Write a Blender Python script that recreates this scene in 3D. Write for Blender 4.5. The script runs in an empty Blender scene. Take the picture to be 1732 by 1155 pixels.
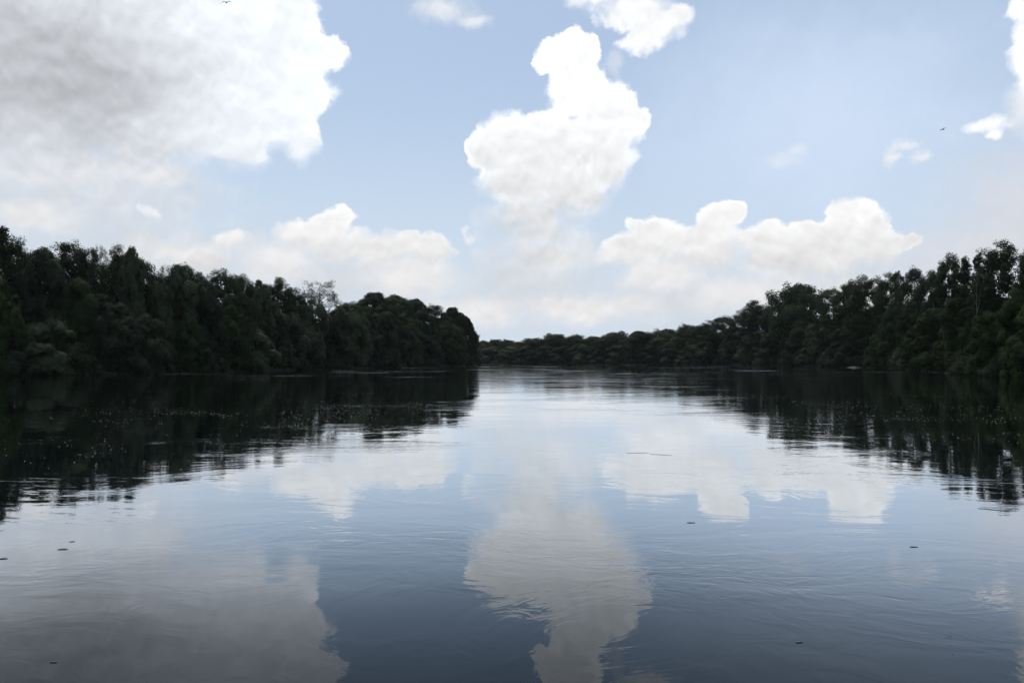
import bpy, math, random
import numpy as np

S = bpy.context.scene
COL = S.collection
R = math.radians

# ------------------------------------------------------------------ camera
F = 1347.0                      # focal length in photo pixels (28 mm, 1732 px wide)
HOR = 607.0                     # pixel row of the horizon
CAMZ = 2.5
PITCH = math.atan((HOR - 577.5) / F)
cd = bpy.data.cameras.new('camera')
cam = bpy.data.objects.new('camera', cd)
COL.objects.link(cam)
cd.sensor_width = 36.0
cd.lens = 36.0 * F / 1732.0
cd.clip_start = 0.1
cd.clip_end = 30000
cam.location = (0, 0, CAMZ)
cam.rotation_euler = (R(90) + PITCH, 0, 0)
S.camera = cam
S.render.engine = 'CYCLES'
S.view_settings.view_transform = 'Standard'
S.view_settings.look = 'None'
S.view_settings.gamma = 1
S.view_settings.exposure = 0
S.cycles.max_bounces = 6
S.cycles.diffuse_bounces = 2
S.cycles.glossy_bounces = 2
S.cycles.transmission_bounces = 2
S.cycles.volume_bounces = 0
S.cycles.transparent_max_bounces = 4
S.cycles.use_denoising = True
S.cycles.denoising_input_passes = 'RGB_ALBEDO_NORMAL'
S.cycles.caustics_reflective = False
S.cycles.caustics_refractive = False


def ray(px, py):
    """world direction seen at a photo pixel"""
    x, z = (px - 866) / F, (577.5 - py) / F
    c, s = math.cos(PITCH), math.sin(PITCH)
    return np.array((x, c - s * z, s + c * z))


def at(px, py, depth):
    d = ray(px, py)
    return d * (depth / d[1]) + np.array((0, 0, CAMZ))


def azel(px, py):
    d = ray(px, py)
    d = d / np.linalg.norm(d)
    return math.degrees(math.atan2(d[0], d[1])), math.degrees(math.asin(d[2]))


# ------------------------------------------------------------------ node helper
class G:
    def __init__(self, tree):
        self.t = tree
        tree.nodes.clear()

    def n(self, kind, **kw):
        nd = self.t.nodes.new(kind)
        for k, v in kw.items():
            setattr(nd, k, v)
        return nd

    def put(self, sock, v):
        if isinstance(v, bpy.types.NodeSocket):
            self.t.links.new(v, sock)
        elif v is not None:
            sock.default_value = v

    def m(self, op, a, b=None, c=None, clamp=False):
        nd = self.n('ShaderNodeMath', operation=op, use_clamp=clamp)
        self.put(nd.inputs[0], a)
        self.put(nd.inputs[1], b)
        self.put(nd.inputs[2], c)
        return nd.outputs[0]

    def v(self, op, a, b=None, c=None):
        nd = self.n('ShaderNodeVectorMath', operation=op)
        self.put(nd.inputs[0], a)
        if op == 'SCALE':
            self.put(nd.inputs['Scale'], b)
        else:
            self.put(nd.inputs[1], b)
            self.put(nd.inputs[2], c)
        return nd.outputs['Value'] if op in ('LENGTH', 'DOT_PRODUCT', 'DISTANCE') else nd.outputs['Vector']

    def step(self, x, lo, hi, a=0.0, b=1.0):
        nd = self.n('ShaderNodeMapRange', interpolation_type='SMOOTHSTEP')
        for k, val in zip(('Value', 'From Min', 'From Max', 'To Min', 'To Max'), (x, lo, hi, a, b)):
            self.put(nd.inputs[k], val)
        return nd.outputs[0]

    def mix(self, f, a, b, blend='MIX'):
        nd = self.n('ShaderNodeMix', data_type='RGBA', blend_type=blend)
        self.put(nd.inputs[0], f)
        self.put(nd.inputs[6], a)
        self.put(nd.inputs[7], b)
        return nd.outputs[2]

    def noise(self, vec, scale, detail=2.0, rough=0.5, dim='3D', out=0, **kw):
        nd = self.n('ShaderNodeTexNoise', noise_dimensions=dim)
        self.put(nd.inputs['Vector'], vec)
        nd.inputs['Scale'].default_value = scale
        nd.inputs['Detail'].default_value = detail
        nd.inputs['Roughness'].default_value = rough
        for k, val in kw.items():
            nd.inputs[k].default_value = val
        return nd.outputs[out]

    def voro(self, vec, scale, detail, rough, smooth=0.6):
        nd = self.n('ShaderNodeTexVoronoi', voronoi_dimensions='2D', feature='SMOOTH_F1', normalize=True)
        self.put(nd.inputs['Vector'], vec)
        nd.inputs['Scale'].default_value = scale
        nd.inputs['Detail'].default_value = detail
        nd.inputs['Roughness'].default_value = rough
        nd.inputs['Smoothness'].default_value = smooth
        return nd.outputs[0]


# ------------------------------------------------------------------ sky
SUN_EL, SUN_AZ = 64.0, -20.0            # azimuth from straight ahead, positive to the right
STR = 0.1
world = bpy.data.worlds.new('World')
S.world = world
world.use_nodes = True
world.cycles.sampling_method = 'MANUAL'
world.cycles.sample_map_resolution = 512
g = G(world.node_tree)
out = g.n('ShaderNodeOutputWorld')
bg = g.n('ShaderNodeBackground')
bg.inputs['Strength'].default_value = STR
g.t.links.new(bg.outputs[0], out.inputs[0])
sky = g.n('ShaderNodeTexSky', sky_type='NISHITA')
sky.sun_disc = False
sky.sun_elevation = R(SUN_EL)
sky.sun_rotation = R(SUN_AZ)
sky.air_density = 1.0
sky.dust_density = 1.2
sky.ozone_density = 1.0
tc = g.n('ShaderNodeTexCoord')
sep = g.n('ShaderNodeSeparateXYZ')
g.t.links.new(g.v('NORMALIZE', tc.outputs['Generated']), sep.inputs[0])
dx, dy, dz = sep.outputs
el = g.m('MULTIPLY', g.m('ARCSINE', dz), 180 / math.pi)
az = g.m('MULTIPLY', g.m('ARCTAN2', dx, dy), 180 / math.pi)
cmb = g.n('ShaderNodeCombineXYZ')
g.put(cmb.inputs[0], az)
g.put(cmb.inputs[1], el)
P = cmb.outputs[0]
w1 = g.noise(P, 0.16, 3, 0.55, '2D', out=1)
w2 = g.noise(P, 0.75, 5, 0.6, '2D', out=1)
PW = g.v('MULTIPLY_ADD', g.v('SUBTRACT', w1, (.5, .5, .5)), (2.0, 1.5, 0), P)
PW = g.v('MULTIPLY_ADD', g.v('SUBTRACT', w2, (.5, .5, .5)), (0.9, 0.8, 0), PW)
vor = g.voro(PW, 0.62, 1.8, 0.45, 0.55)
fbm = g.noise(PW, 0.22, 7, 0.58, '2D')
PS = g.v('MULTIPLY_ADD', g.v('SUBTRACT', w1, (.5, .5, .5)), (2.0, 1.5, 0), P)
PS = g.v('MULTIPLY_ADD', g.v('SUBTRACT', w2, (.5, .5, .5)), (0.45, 0.4, 0), PS)
rel1 = g.voro(PS, 0.50, 2.2, 0.5, 0.8)
rel2 = g.voro(g.v('ADD', PS, (-0.10, 0.50, 0)), 0.50, 2.2, 0.5, 0.8)
relief = g.m('SUBTRACT', rel2, rel1)
wisp = g.step(g.noise(P, 0.30, 3, 0.6, '2D'), 0.36, 0.64, 0.7, 1.6)
edge = g.noise(PW, 0.8, 6, 0.66, '2D')


def blob(px, py, rx, ry):
    a0, e0 = azel(px, py)
    a1, _ = azel(px + 1, py)
    _, e1 = azel(px, py - 1)
    return a0, e0, rx * (a1 - a0), ry * (e1 - e0)


def field(blobs, k=0.22):
    acc = None
    for b in blobs:
        a0, e0, ra, re = blob(*b)
        d = g.v('LENGTH', g.v('MULTIPLY_ADD', PW, (1 / ra, 1 / re, 0), (-a0 / ra, -e0 / re, 0)))
        acc = d if acc is None else g.m('SMOOTH_MIN', acc, d, k)
    return g.m('SUBTRACT', 1.0, acc)


def cloud(col, blobs, soft=0.2, va=0.8, fa=0.45, ea=0.35, white=1.15, gray=0.8, ramp=None, dark=(), rim=0.25, top=1.0,
          rel=0.35, tint=(0.965, 0.98, 1.0), fade=None, k=0.22):
    """lay one cloud over what lies behind it: billowed outline, bright rim, greyer towards its base and in its thick parts"""
    f = field(blobs, k)
    f = g.m('MULTIPLY_ADD', g.m('SUBTRACT', 0.33, vor), va, f)
    f = g.m('MULTIPLY_ADD', g.m('SUBTRACT', fbm, 0.5), fa, f)
    f = g.m('MULTIPLY_ADD', g.m('SUBTRACT', edge, 0.5), ea, f)
    if isinstance(soft, tuple):        # crisp tops, blurred bases: (elevation low, high, soft low, soft high)
        soft = g.step(el, soft[0], soft[1], soft[2], soft[3])
    if not isinstance(soft, float) or soft < 0.8:      # some stretches of rim crisp, others torn and thin
        soft = g.m('MULTIPLY', soft, wisp)
    a = g.step(f, 0.0, soft, 0.0, top)
    if fade:
        a = g.m('MULTIPLY', a, g.step(el, fade[0], fade[1]))
    lum = g.step(el, ramp[0], ramp[1], gray, white) if ramp else white
    for bx, by, rx, ry, amt in dark:
        d = field([(bx, by, rx, ry)])
        d = g.m('MULTIPLY_ADD', g.m('SUBTRACT', fbm, 0.5), 0.45, d)
        lum = g.m('SUBTRACT', lum, g.step(d, -0.15, 0.85, 0.0, amt))
    lum = g.m('MULTIPLY_ADD', relief, rel, lum)
    lum = g.m('MULTIPLY_ADD', g.m('SUBTRACT', edge, 0.5), -0.05, lum)
    lum = g.m('ADD', lum, g.step(f, 0.05, 0.5, rim, 0.0))
    lum = g.m('MULTIPLY', g.m('MAXIMUM', lum, 0.4), 1 / STR)
    c = g.v('SCALE', tint, lum)
    return g.mix(a, col, c)


def pe(py):
    return azel(866, py)[1]


base = sky.outputs[0]
# pale vapour near the horizon
hz = g.step(el, -1.0, 22.0, 0.92, 0.0)
base = g.mix(hz, base, tuple(v / STR for v in (0.66, 0.715, 0.775)) + (1,))
# thin veil everywhere
base = g.mix(0.42, base, tuple(v / STR for v in (0.65, 0.805, 1.0)) + (1,))
# clouds outside the picture: overhead, to the sides and behind
gen = g.m('MAXIMUM', g.step(el, 26, 34), g.step(g.m('ABSOLUTE', az), 38, 50))
gn = g.noise(tc.outputs['Generated'], 2.3, 8, 0.55)
ga = g.m('MULTIPLY', g.step(gn, 0.5, 0.62), gen)
gl = g.step(gn, 0.5, 0.75, 1.2 / STR, 0.7 / STR)
base = g.mix(ga, base, g.v('SCALE', (0.97, 0.985, 1.0), gl))

# thin high veil brightening the right half
base = cloud(base, [(1400, 200, 520, 330)], soft=1.1, white=0.95, va=0.1, fa=0.4, ea=0.1, top=0.85, rel=0.0, rim=0.0, tint=(0.70, 0.83, 1.02))
# low soft layers, pale and patchy, filling the sky above the trees
base = cloud(base, [(100, 330, 420, 130), (250, 430, 420, 110), (560, 480, 320, 90), (900, 490, 260, 110), (1150, 510, 320, 80),
                    (1450, 490, 320, 100), (1720, 420, 220, 130)],
             soft=1.1, white=0.70, va=0.2, fa=0.8, ea=0.25, top=0.85, rel=0.10, rim=0.05, tint=(0.955, 0.985, 1.04))
base = cloud(base, [(470, 440, 140, 50), (700, 470, 140, 50), (930, 430, 90, 60), (980, 520, 200, 40), (1250, 500, 160, 44), (800, 530, 140, 36),
                    (90, 280, 150, 50), (230, 290, 110, 34), (320, 430, 130, 44), (60, 360, 130, 40), (1480, 500, 160, 50), (1120, 470, 110, 40)],
             soft=0.9, white=0.87, va=0.45, fa=0.9, ea=0.5, top=0.85, rel=0.3, rim=0.02, tint=(1.0, 0.985, 0.98))
# small cumulus low on the left
base = cloud(base, [(576, 374, 30, 24), (550, 382, 28, 24), (508, 402, 64, 32), (655, 418, 60, 30), (690, 408, 26, 18), (722, 428, 50, 30), (600, 425, 100, 40),
                    (560, 410, 60, 40), (350, 440, 44, 26), (378, 408, 44, 22)],
             soft=(pe(480), pe(370), 0.75, 0.30), ramp=(pe(470), pe(360)), white=0.97, gray=0.76, va=0.55, fa=0.45, ea=0.32, rel=0.36, rim=0.06,
             fade=(pe(540), pe(430)), k=0.2, tint=(0.985, 0.985, 0.99))
base = cloud(base, [(785, 390, 12, 15), (790, 402, 16, 12), (242, 360, 18, 12), (262, 366, 16, 9)], soft=0.9, white=0.92, va=0.2, fa=0.6, ea=0.6, top=0.85, rim=0)
# grey veil on the right
base = cloud(base, [(1700, 330, 190, 140), (1640, 430, 180, 80)], soft=1.2, white=0.735, top=0.8, va=0.3,
             fa=0.8, ea=0.3, rel=0.1, rim=0.05, tint=(0.99, 0.985, 1.04))
# cumulus row low on the right
base = cloud(base, [(1452, 356, 46, 34), (1486, 376, 30, 32), (1440, 390, 60, 36), (1425, 360, 24, 22), (1215, 368, 36, 34), (1246, 360, 28, 22), (1225, 395, 50, 34),
                    (1108, 394, 48, 32), (1078, 382, 22, 18), (1158, 408, 56, 28), (1300, 408, 60, 32), (1372, 400, 56, 32),
                    (1455, 420, 90, 44), (1532, 410, 38, 16), (1205, 425, 90, 44), (1350, 440, 140, 44), (1080, 430, 80, 36)],
             soft=(pe(500), pe(375), 0.7, 0.26), ramp=(pe(490), pe(345)), white=0.99, gray=0.76, va=0.55, fa=0.35, ea=0.3, rel=0.42, rim=0.10,
             fade=(pe(590), pe(450)), k=0.22, tint=(0.985, 0.985, 0.99))
# tall middle cloud
base = cloud(base, [(962, 92, 54, 46), (935, 90, 30, 34), (918, 102, 22, 22), (974, 150, 60, 58), (1018, 184, 60, 52), (1064, 208, 36, 38),
                    (868, 222, 54, 44), (816, 250, 30, 34), (848, 262, 46, 44), (935, 245, 110, 70), (1032, 280, 52, 50), (1030, 234, 44, 40), (905, 305, 110, 60),
                    (965, 330, 90, 50), (890, 380, 110, 60), (900, 440, 120, 50)],
             soft=(pe(400), pe(270), 0.9, 0.24), ramp=(pe(430), pe(110)), white=1.07, gray=0.76, va=0.62, fa=0.3, ea=0.3, rel=0.48, rim=0.22,
             fade=(pe(560), pe(350)), k=0.2)
# cloud cut by the top edge, right of the middle
base = cloud(base, [(1070, 15, 70, 52), (1112, 40, 58, 38), (1148, 24, 32, 24), (1000, -5, 60, 28), (1085, 70, 46, 26), (1080, -60, 90, 60)],
             soft=0.5, white=1.0, va=0.6, fa=0.45, ea=0.45, rel=0.4, rim=0.15)
base = cloud(base, [(1040, 108, 18, 36)], soft=1.0, white=0.93, top=0.4, va=0.4, fa=0.9, ea=.8, rim=0)
base = cloud(base, [(750, 15, 66, 38), (800, 35, 34, 18)], soft=1.1, white=0.92, top=0.75, va=0.4, fa=0.9, ea=.8, rim=0)
# shreds on the right
base = cloud(base, [(1525, 246, 44, 15), (1506, 268, 18, 28), (1556, 266, 34, 15)],
             soft=1.1, white=0.92, top=0.9, va=0.15, fa=0.9, ea=1.8, rel=0.15, rim=0)
base = cloud(base, [(1318, 265, 42, 18), (1345, 250, 28, 12)], soft=1.1, white=0.9, top=0.45, va=0.4, fa=0.9, ea=1.0, rim=0)
base = cloud(base, [(1735, 175, 40, 70)], soft=0.9, white=0.92, top=0.8, rim=0)
base = cloud(base, [(1680, 208, 44, 18), (1688, 224, 16, 16), (1738, 15, 46, 28), (1752, 95, 50, 92)],
             soft=0.5, white=1.05, va=0.45, fa=0.4, ea=0.5, rel=0.3, rim=0.1)
# the big cloud, upper left
base = cloud(base, [(150, 110, 330, 190), (400, 120, 140, 150), (495, 60, 68, 90), (545, 95, 44, 44), (532, 165, 44, 40),
                    (510, 250, 36, 36), (350, 225, 150, 90), (470, 190, 76, 86), (60, 250, 240, 130), (-200, 150, 320, 300),
                    (250, -80, 300, 140), (490, -10, 62, 60), (200, 330, 260, 90), (230, 250, 150, 90), (515, 130, 44, 44)],
             soft=(pe(360), pe(230), 1.2, 0.26), ramp=(pe(380), pe(220)), white=0.97, gray=0.80, va=0.58, fa=0.4, ea=0.26,
             dark=[(100, 110, 310, 220, 0.39), (250, 200, 220, 130, 0.06), (-150, 60, 240, 240, 0.10), (545, 130, 80, 180, -0.08)], rel=0.38, rim=0.13,
             fade=(pe(520), pe(300)), tint=(0.945, 0.985, 1.045))
g.put(bg.inputs['Color'], base)

# ------------------------------------------------------------------ sun
sd = bpy.data.lights.new('sun', 'SUN')
sd.energy = 2.4
sd.angle = R(7)
sd.color = (1.0, 0.95, 0.88)
sun = bpy.data.objects.new('sun', sd)
COL.objects.link(sun)
sun.location = (-200, 800, 1000)
sun.rotation_euler = (R(90 - SUN_EL), 0, R(180 - SUN_AZ))   # shines from ahead towards the camera


# ------------------------------------------------------------------ mesh helpers
def mesh_from(name, verts, faces, mat=None, smooth=False):
    """verts (n,3) array, faces (m,k) array of one polygon size, or a list"""
    me = bpy.data.meshes.new(name)
    if isinstance(faces, np.ndarray):
        m_, k_ = faces.shape
        me.vertices.add(len(verts))
        me.vertices.foreach_set('co', np.asarray(verts, np.float32).ravel())
        me.loops.add(m_ * k_)
        me.loops.foreach_set('vertex_index', faces.astype(np.int32).ravel())
        me.polygons.add(m_)
        me.polygons.foreach_set('loop_start', np.arange(0, m_ * k_, k_, dtype=np.int32))
        me.update(calc_edges=True)
    else:
        me.from_pydata([tuple(v) for v in verts], [], faces)
        me.update()
    if mat:
        me.materials.append(mat)
    if smooth:
        me.polygons.foreach_set('use_smooth', np.ones(len(me.polygons), bool))
    return me


def link(name, data, parent=None):
    o = bpy.data.objects.new(name, data)
    COL.objects.link(o)
    o.parent = parent
    return o


def tag(o, label, cat=None, group=None, kind=None):
    if label:
        o['label'] = label
    if cat:
        o['category'] = cat
    if group:
        o['group'] = group
    if kind:
        o['kind'] = kind
    return o


def unit(a):
    return a / np.maximum(np.linalg.norm(a, axis=1, keepdims=True), 1e-9)


def leaves(pos, nrm, size, rng, droop=0.0, aspect=0.55):
    """one pointed four-sided leaf spray per position"""
    n = len(pos)
    t = rng.normal(size=(n, 3))
    t[:, 2] -= droop * 2.0
    t = unit(t - nrm * np.sum(t * nrm, 1, keepdims=True))
    b = np.cross(nrm, t)
    s = size[:, None]
    v = np.stack([pos - t * s * .5, pos + b * s * .5 * aspect - t * s * .05 + nrm * s * .08,
                  pos + t * s * .5, pos - b * s * .5 * aspect - t * s * .05 + nrm * s * .08], 1).reshape(-1, 3)
    return v, np.arange(4 * n).reshape(n, 4)


def tufts(centres, radii, per, rng, size=(0.22, 0.42), up=0.35, droop=0.0, squash=0.8, out=None):
    """leaf sprays spread over the outer shell of each tuft"""
    n = len(centres)
    cnt = np.maximum(4, (per * (radii / radii.mean()) ** 2)).astype(int)
    idx = np.repeat(np.arange(n), cnt)
    d = unit(rng.normal(size=(len(idx), 3)))
    rr = rng.uniform(0.45, 1.08, len(idx))[:, None]
    pos = centres[idx] + d * rr * radii[idx][:, None] * np.array((1, 1, squash))
    if out is None:
        nr = unit(d * 0.9 + np.array((0, 0, up)) + rng.normal(size=d.shape) * 0.45)
    else:                       # leaves of a lobe mostly face the way the lobe faces
        nr = unit(out[idx] * 0.9 + d * 0.45 + np.array((0, 0, up)) + rng.normal(size=d.shape) * 0.3)
    return leaves(pos, nr, rng.uniform(*size, len(idx)), rng, droop)


def tube(path, radii, sides=6):
    path = np.asarray(path, float)
    vs, fs = [], []
    for i, p in enumerate(path):
        d = path[min(i + 1, len(path) - 1)] - path[max(i - 1, 0)]
        d /= np.linalg.norm(d) + 1e-9
        a = np.cross(d, (0.31, 0.95, 0.05))
        a /= np.linalg.norm(a) + 1e-9
        b = np.cross(d, a)
        for k in range(sides):
            th = 2 * math.pi * k / sides
            vs.append(p + (a * math.cos(th) + b * math.sin(th)) * radii[i])
    for i in range(len(path) - 1):
        for k in range(sides):
            fs.append((i * sides + k, i * sides + (k + 1) % sides, (i + 1) * sides + (k + 1) % sides, (i + 1) * sides + k))
    return np.array(vs), np.array(fs)


def merge(pieces):
    vs, fs, o = [], [], 0
    for v, f in pieces:
        vs.append(v)
        fs.append(f + o)
        o += len(v)
    return np.concatenate(vs), np.concatenate(fs)


# ------------------------------------------------------------------ materials
def new_mat(name):
    m = bpy.data.materials.new(name)
    m.use_nodes = True
    return m, G(m.node_tree)


def leaf_mat(name, c1, c2, trans=0.18, rough=0.6, spec=0.05):
    m, h = new_mat(name)
    o = h.n('ShaderNodeOutputMaterial')
    tcn = h.n('ShaderNodeTexCoord')
    oi = h.n('ShaderNodeObjectInfo')
    n1 = h.noise(tcn.outputs['Object'], 0.55, 4, 0.6)
    n1 = h.m('ADD', n1, h.m('MULTIPLY', h.m('SUBTRACT', oi.outputs['Random'], 0.5), 0.55))
    c = h.mix(h.step(n1, 0.3, 0.72), c1 + (1,), c2 + (1,))
    p = h.n('ShaderNodeBsdfPrincipled')
    h.put(p.inputs['Base Color'], c)
    p.inputs['Roughness'].default_value = rough
    p.inputs['Specular IOR Level'].default_value = spec
    tr = h.n('ShaderNodeBsdfTranslucent')
    h.put(tr.inputs['Color'], h.mix(0.5, c, (0.06, 0.10, 0.015, 1)))
    mx = h.n('ShaderNodeMixShader')
    mx.inputs[0].default_value = trans
    h.t.links.new(p.outputs[0], mx.inputs[1])
    h.t.links.new(tr.outputs[0], mx.inputs[2])
    h.t.links.new(mx.outputs[0], o.inputs[0])
    return m


M_WILLOW = leaf_mat('willow_leaf', (0.0158, 0.0238, 0.0137), (0.0449, 0.0596, 0.0332), 0.10)
M_POPLAR = leaf_mat('poplar_leaf', (0.0086, 0.0162, 0.0064), (0.0216, 0.0356, 0.0137), 0.10)
M_FRESH = leaf_mat('fresh_leaf', (0.0153, 0.0293, 0.0083), (0.0353, 0.0599, 0.0176), 0.12)
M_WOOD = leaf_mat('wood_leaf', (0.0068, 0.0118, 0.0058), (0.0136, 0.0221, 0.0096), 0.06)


def bark_mat(name, c1, c2):
    m, h = new_mat(name)
    o = h.n('ShaderNodeOutputMaterial')
    p = h.n('ShaderNodeBsdfPrincipled')
    tcn = h.n('ShaderNodeTexCoord')
    v = h.v('MULTIPLY', tcn.outputs['Object'], (3, 3, .5))
    c = h.mix(h.noise(v, 1.5, 5, 0.65), c1 + (1,), c2 + (1,))
    h.put(p.inputs['Base Color'], c)
    p.inputs['Roughness'].default_value = 0.9
    h.t.links.new(p.outputs[0], o.inputs[0])
    return m


M_BARK = bark_mat('bark', (0.02, 0.018, 0.015), (0.05, 0.045, 0.038))
M_PALE = bark_mat('pale_bark', (0.09, 0.085, 0.07), (0.19, 0.18, 0.155))
M_DRIFT = bark_mat('driftwood', (0.05, 0.043, 0.033), (0.11, 0.095, 0.075))


def earth_mat(name, c1, c2, scale=0.4):
    m, h = new_mat(name)
    o = h.n('ShaderNodeOutputMaterial')
    p = h.n('ShaderNodeBsdfPrincipled')
    ge = h.n('ShaderNodeNewGeometry')
    nz = h.noise(ge.outputs['Position'], scale, 7, 0.65)
    h.put(p.inputs['Base Color'], h.mix(h.step(nz, 0.35, 0.65), c1 + (1,), c2 + (1,)))
    p.inputs['Roughness'].default_value = 0.95
    bp = h.n('ShaderNodeBump')
    bp.inputs['Distance'].default_value = 0.15
    h.put(bp.inputs['Height'], nz)
    h.t.links.new(bp.outputs[0], p.inputs['Normal'])
    h.t.links.new(p.outputs[0], o.inputs[0])
    return m


M_EARTH = earth_mat('bank_earth', (0.016, 0.014, 0.010), (0.022, 0.026, 0.012))
M_BED = earth_mat('river_bed', (0.03, 0.027, 0.02), (0.05, 0.045, 0.033))
M_SAND = earth_mat('bank_sand', (0.05, 0.043, 0.032), (0.09, 0.08, 0.06), 1.2)


def water_mat():
    m, h = new_mat('river_water')
    o = h.n('ShaderNodeOutputMaterial')
    p = h.n('ShaderNodeBsdfGlossy')
    p.inputs['Color'].default_value = (0.91, 0.955, 1.0, 1)
    body = h.n('ShaderNodeBsdfDiffuse')
    body.inputs['Color'].default_value = (0.002, 0.005, 0.0075, 1)
    fr = h.n('ShaderNodeFresnel')
    fr.inputs['IOR'].default_value = 1.333
    fc = h.n('ShaderNodeFloatCurve')
    cv = fc.mapping.curves[0]
    cv.points[0].location = (0, 0)
    cv.points[1].location = (1, 1)
    for c_ in ((.02, .015), (.10, .06), (.125, .092), (.17, .18), (.23, .38), (.37, .73), (.62, .97)):
        cv.points.new(*c_)
    fc.mapping.update()
    h.t.links.new(fr.outputs[0], fc.inputs['Value'])
    mx = h.n('ShaderNodeMixShader')
    h.t.links.new(fc.outputs[0], mx.inputs[0])
    h.t.links.new(body.outputs[0], mx.inputs[1])
    h.t.links.new(p.outputs[0], mx.inputs[2])
    ge = h.n('ShaderNodeNewGeometry')
    pos = ge.outputs['Position']
    sp = h.n('ShaderNodeSeparateXYZ')
    h.t.links.new(pos, sp.inputs[0])
    # slow current bends the ripple lines
    wv = h.noise(pos, 0.12, 3, 0.5, out=1)
    q = h.v('MULTIPLY_ADD', h.v('SUBTRACT', wv, (.5, .5, .5)), (7, 7, 0), pos)
    swell = h.noise(h.v('MULTIPLY', q, (0.55, 1.0, 1)), 0.55, 2, 0.45)
    rip = h.noise(h.v('MULTIPLY', q, (0.7, 1.0, 1)), 2.3, 3, 0.55, Distortion=0.9)
    fine = h.noise(h.v('MULTIPLY', q, (0.8, 1.0, 1)), 8.0, 2, 0.5, Distortion=0.6)
    patch = h.step(h.noise(h.v('MULTIPLY', q, (0.35, 1.0, 1)), 0.16, 4, 0.6), 0.42, 0.62)
    far = h.step(sp.outputs[1], 38.0, 120.0)
    lane = h.step(h.noise(h.v('MULTIPLY', q, (0.55, 1.0, 1)), 0.085, 5, 0.62), 0.51, 0.68)
    h.put(p.inputs['Roughness'], h.m('MULTIPLY_ADD', h.m('MULTIPLY', lane, h.step(sp.outputs[1], 45.0, 130.0)), 0.14, 0.012))
    amp = h.m('MULTIPLY_ADD', patch, 0.8, 0.35)
    hgt = h.m('MULTIPLY', swell, 0.008)
    hgt = h.m('MULTIPLY_ADD', h.m('MULTIPLY', rip, amp), 0.0042, hgt)
    hgt = h.m('MULTIPLY_ADD', h.m('MULTIPLY', fine, h.m('MULTIPLY', patch, patch)), 0.0014, hgt)
    # livelier water where the current runs, farther out
    run = h.noise(h.v('MULTIPLY', q, (0.16, 1.0, 1)), 0.5, 3, 0.6)
    hgt = h.m('MULTIPLY_ADD', h.m('MULTIPLY', run, far), 0.035, hgt)
    bp = h.n('ShaderNodeBump')
    bp.inputs['Strength'].default_value = 1.0
    bp.inputs['Distance'].default_value = 1.0
    h.put(bp.inputs['Height'], hgt)
    h.t.links.new(bp.outputs[0], p.inputs['Normal'])
    h.t.links.new(bp.outputs[0], fr.inputs['Normal'])
    h.t.links.new(mx.outputs[0], o.inputs[0])
    return m


# ------------------------------------------------------------------ water, ground and banks
def shore_pt(px, depth):
    return ((px - 866) / F * depth, depth)


LEFT = [(-2500, 46), (-700, 85), (-250, 106), (0, 116), (200, 129), (400, 156), (500, 178), (600, 208), (700, 246), (770, 278), (800, 298), (812, 312)]
RIGHT = [(4200, 44), (2400, 80), (1900, 98), (1732, 108), (1650, 118), (1600, 140), (1560, 166), (1500, 202), (1450, 230), (1400, 255),
         (1300, 300), (1200, 345), (1100, 382), (950, 415), (815, 440), (700, 470), (500, 530)]


def shore_depth(tab, px):
    xs = [a for a, _ in tab]
    ds = [b for _, b in tab]
    if xs[0] > xs[-1]:
        xs, ds = xs[::-1], ds[::-1]
    return float(np.interp(px, xs, ds))


def densify(pts, stepm, rng, wob):
    pts = np.array(pts, float)
    seg = np.linalg.norm(np.diff(pts, axis=0), axis=1)
    s = np.concatenate([[0], np.cumsum(seg)])
    n = max(2, int(s[-1] / stepm))
    u = np.linspace(0, s[-1], n)
    q = np.stack([np.interp(u, s, pts[:, 0]), np.interp(u, s, pts[:, 1])], 1)
    return q + rng.normal(size=q.shape) * wob


def bank(name, pts, side, mat, width, seed):
    """a strip of land: slopes out of the water, then runs level inland. side=+1: land lies to the right of travel"""
    rng = np.random.default_rng(seed)
    q = densify(pts, 3.0, rng, 0.25)
    d = np.gradient(q, axis=0)
    for _ in range(6):
        d[1:-1] = (d[:-2] + d[1:-1] + d[2:]) / 3
    d = unit(d)
    nrm = np.stack([d[:, 1], -d[:, 0]], 1) * side
    rows = [(-2.5, -1.0), (0.0, 0.02), (1.0, 0.55), (3.5, 1.1), (10, 1.4), (25, 1.6), (width, 1.8)]
    vs = []
    for off, z in rows:
        zz = z + (rng.normal(size=len(q)) * 0.12 if 0.1 < z < 1.7 else 0)
        vs.append(np.column_stack([q + nrm * off, np.full(len(q), z) if np.isscalar(zz) else zz]))
    vs = np.concatenate(vs)
    n = len(q)
    fs = []
    for r in range(len(rows) - 1):
        for i in range(n - 1):
            a, b, c, e = r * n + i, r * n + i + 1, (r + 1) * n + i + 1, (r + 1) * n + i
            fs.append((a, b, c, e) if side < 0 else (a, e, c, b))
    me = mesh_from(name, vs, np.array(fs), mat, True)
    o = link(name, me)
    tag(o, None, kind='structure')
    return o, q, nrm


def sheet(name, z, mat):
    me = mesh_from(name, [(-1480, -280, z), (1480, -280, z), (1480, 1480, z), (-1480, 1480, z)], [(0, 1, 2, 3)], mat)
    return tag(link(name, me), None, kind='structure')


sheet('river_water', 0.0, water_mat())
sheet('ground', -3.0, M_BED)
lp = [shore_pt(*p) for p in LEFT] + [(-16, 322), (-30, 330), (-60, 345), (-200, 400)]
rp = [shore_pt(*p) for p in RIGHT] + [(-400, 640), (-900, 900)]
_, LQ, LN = bank('left_bank', lp, -1, M_EARTH, 45, 3)
_, RQ, RN = bank('right_bank', rp, 1, M_EARTH, 400, 4)


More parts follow.
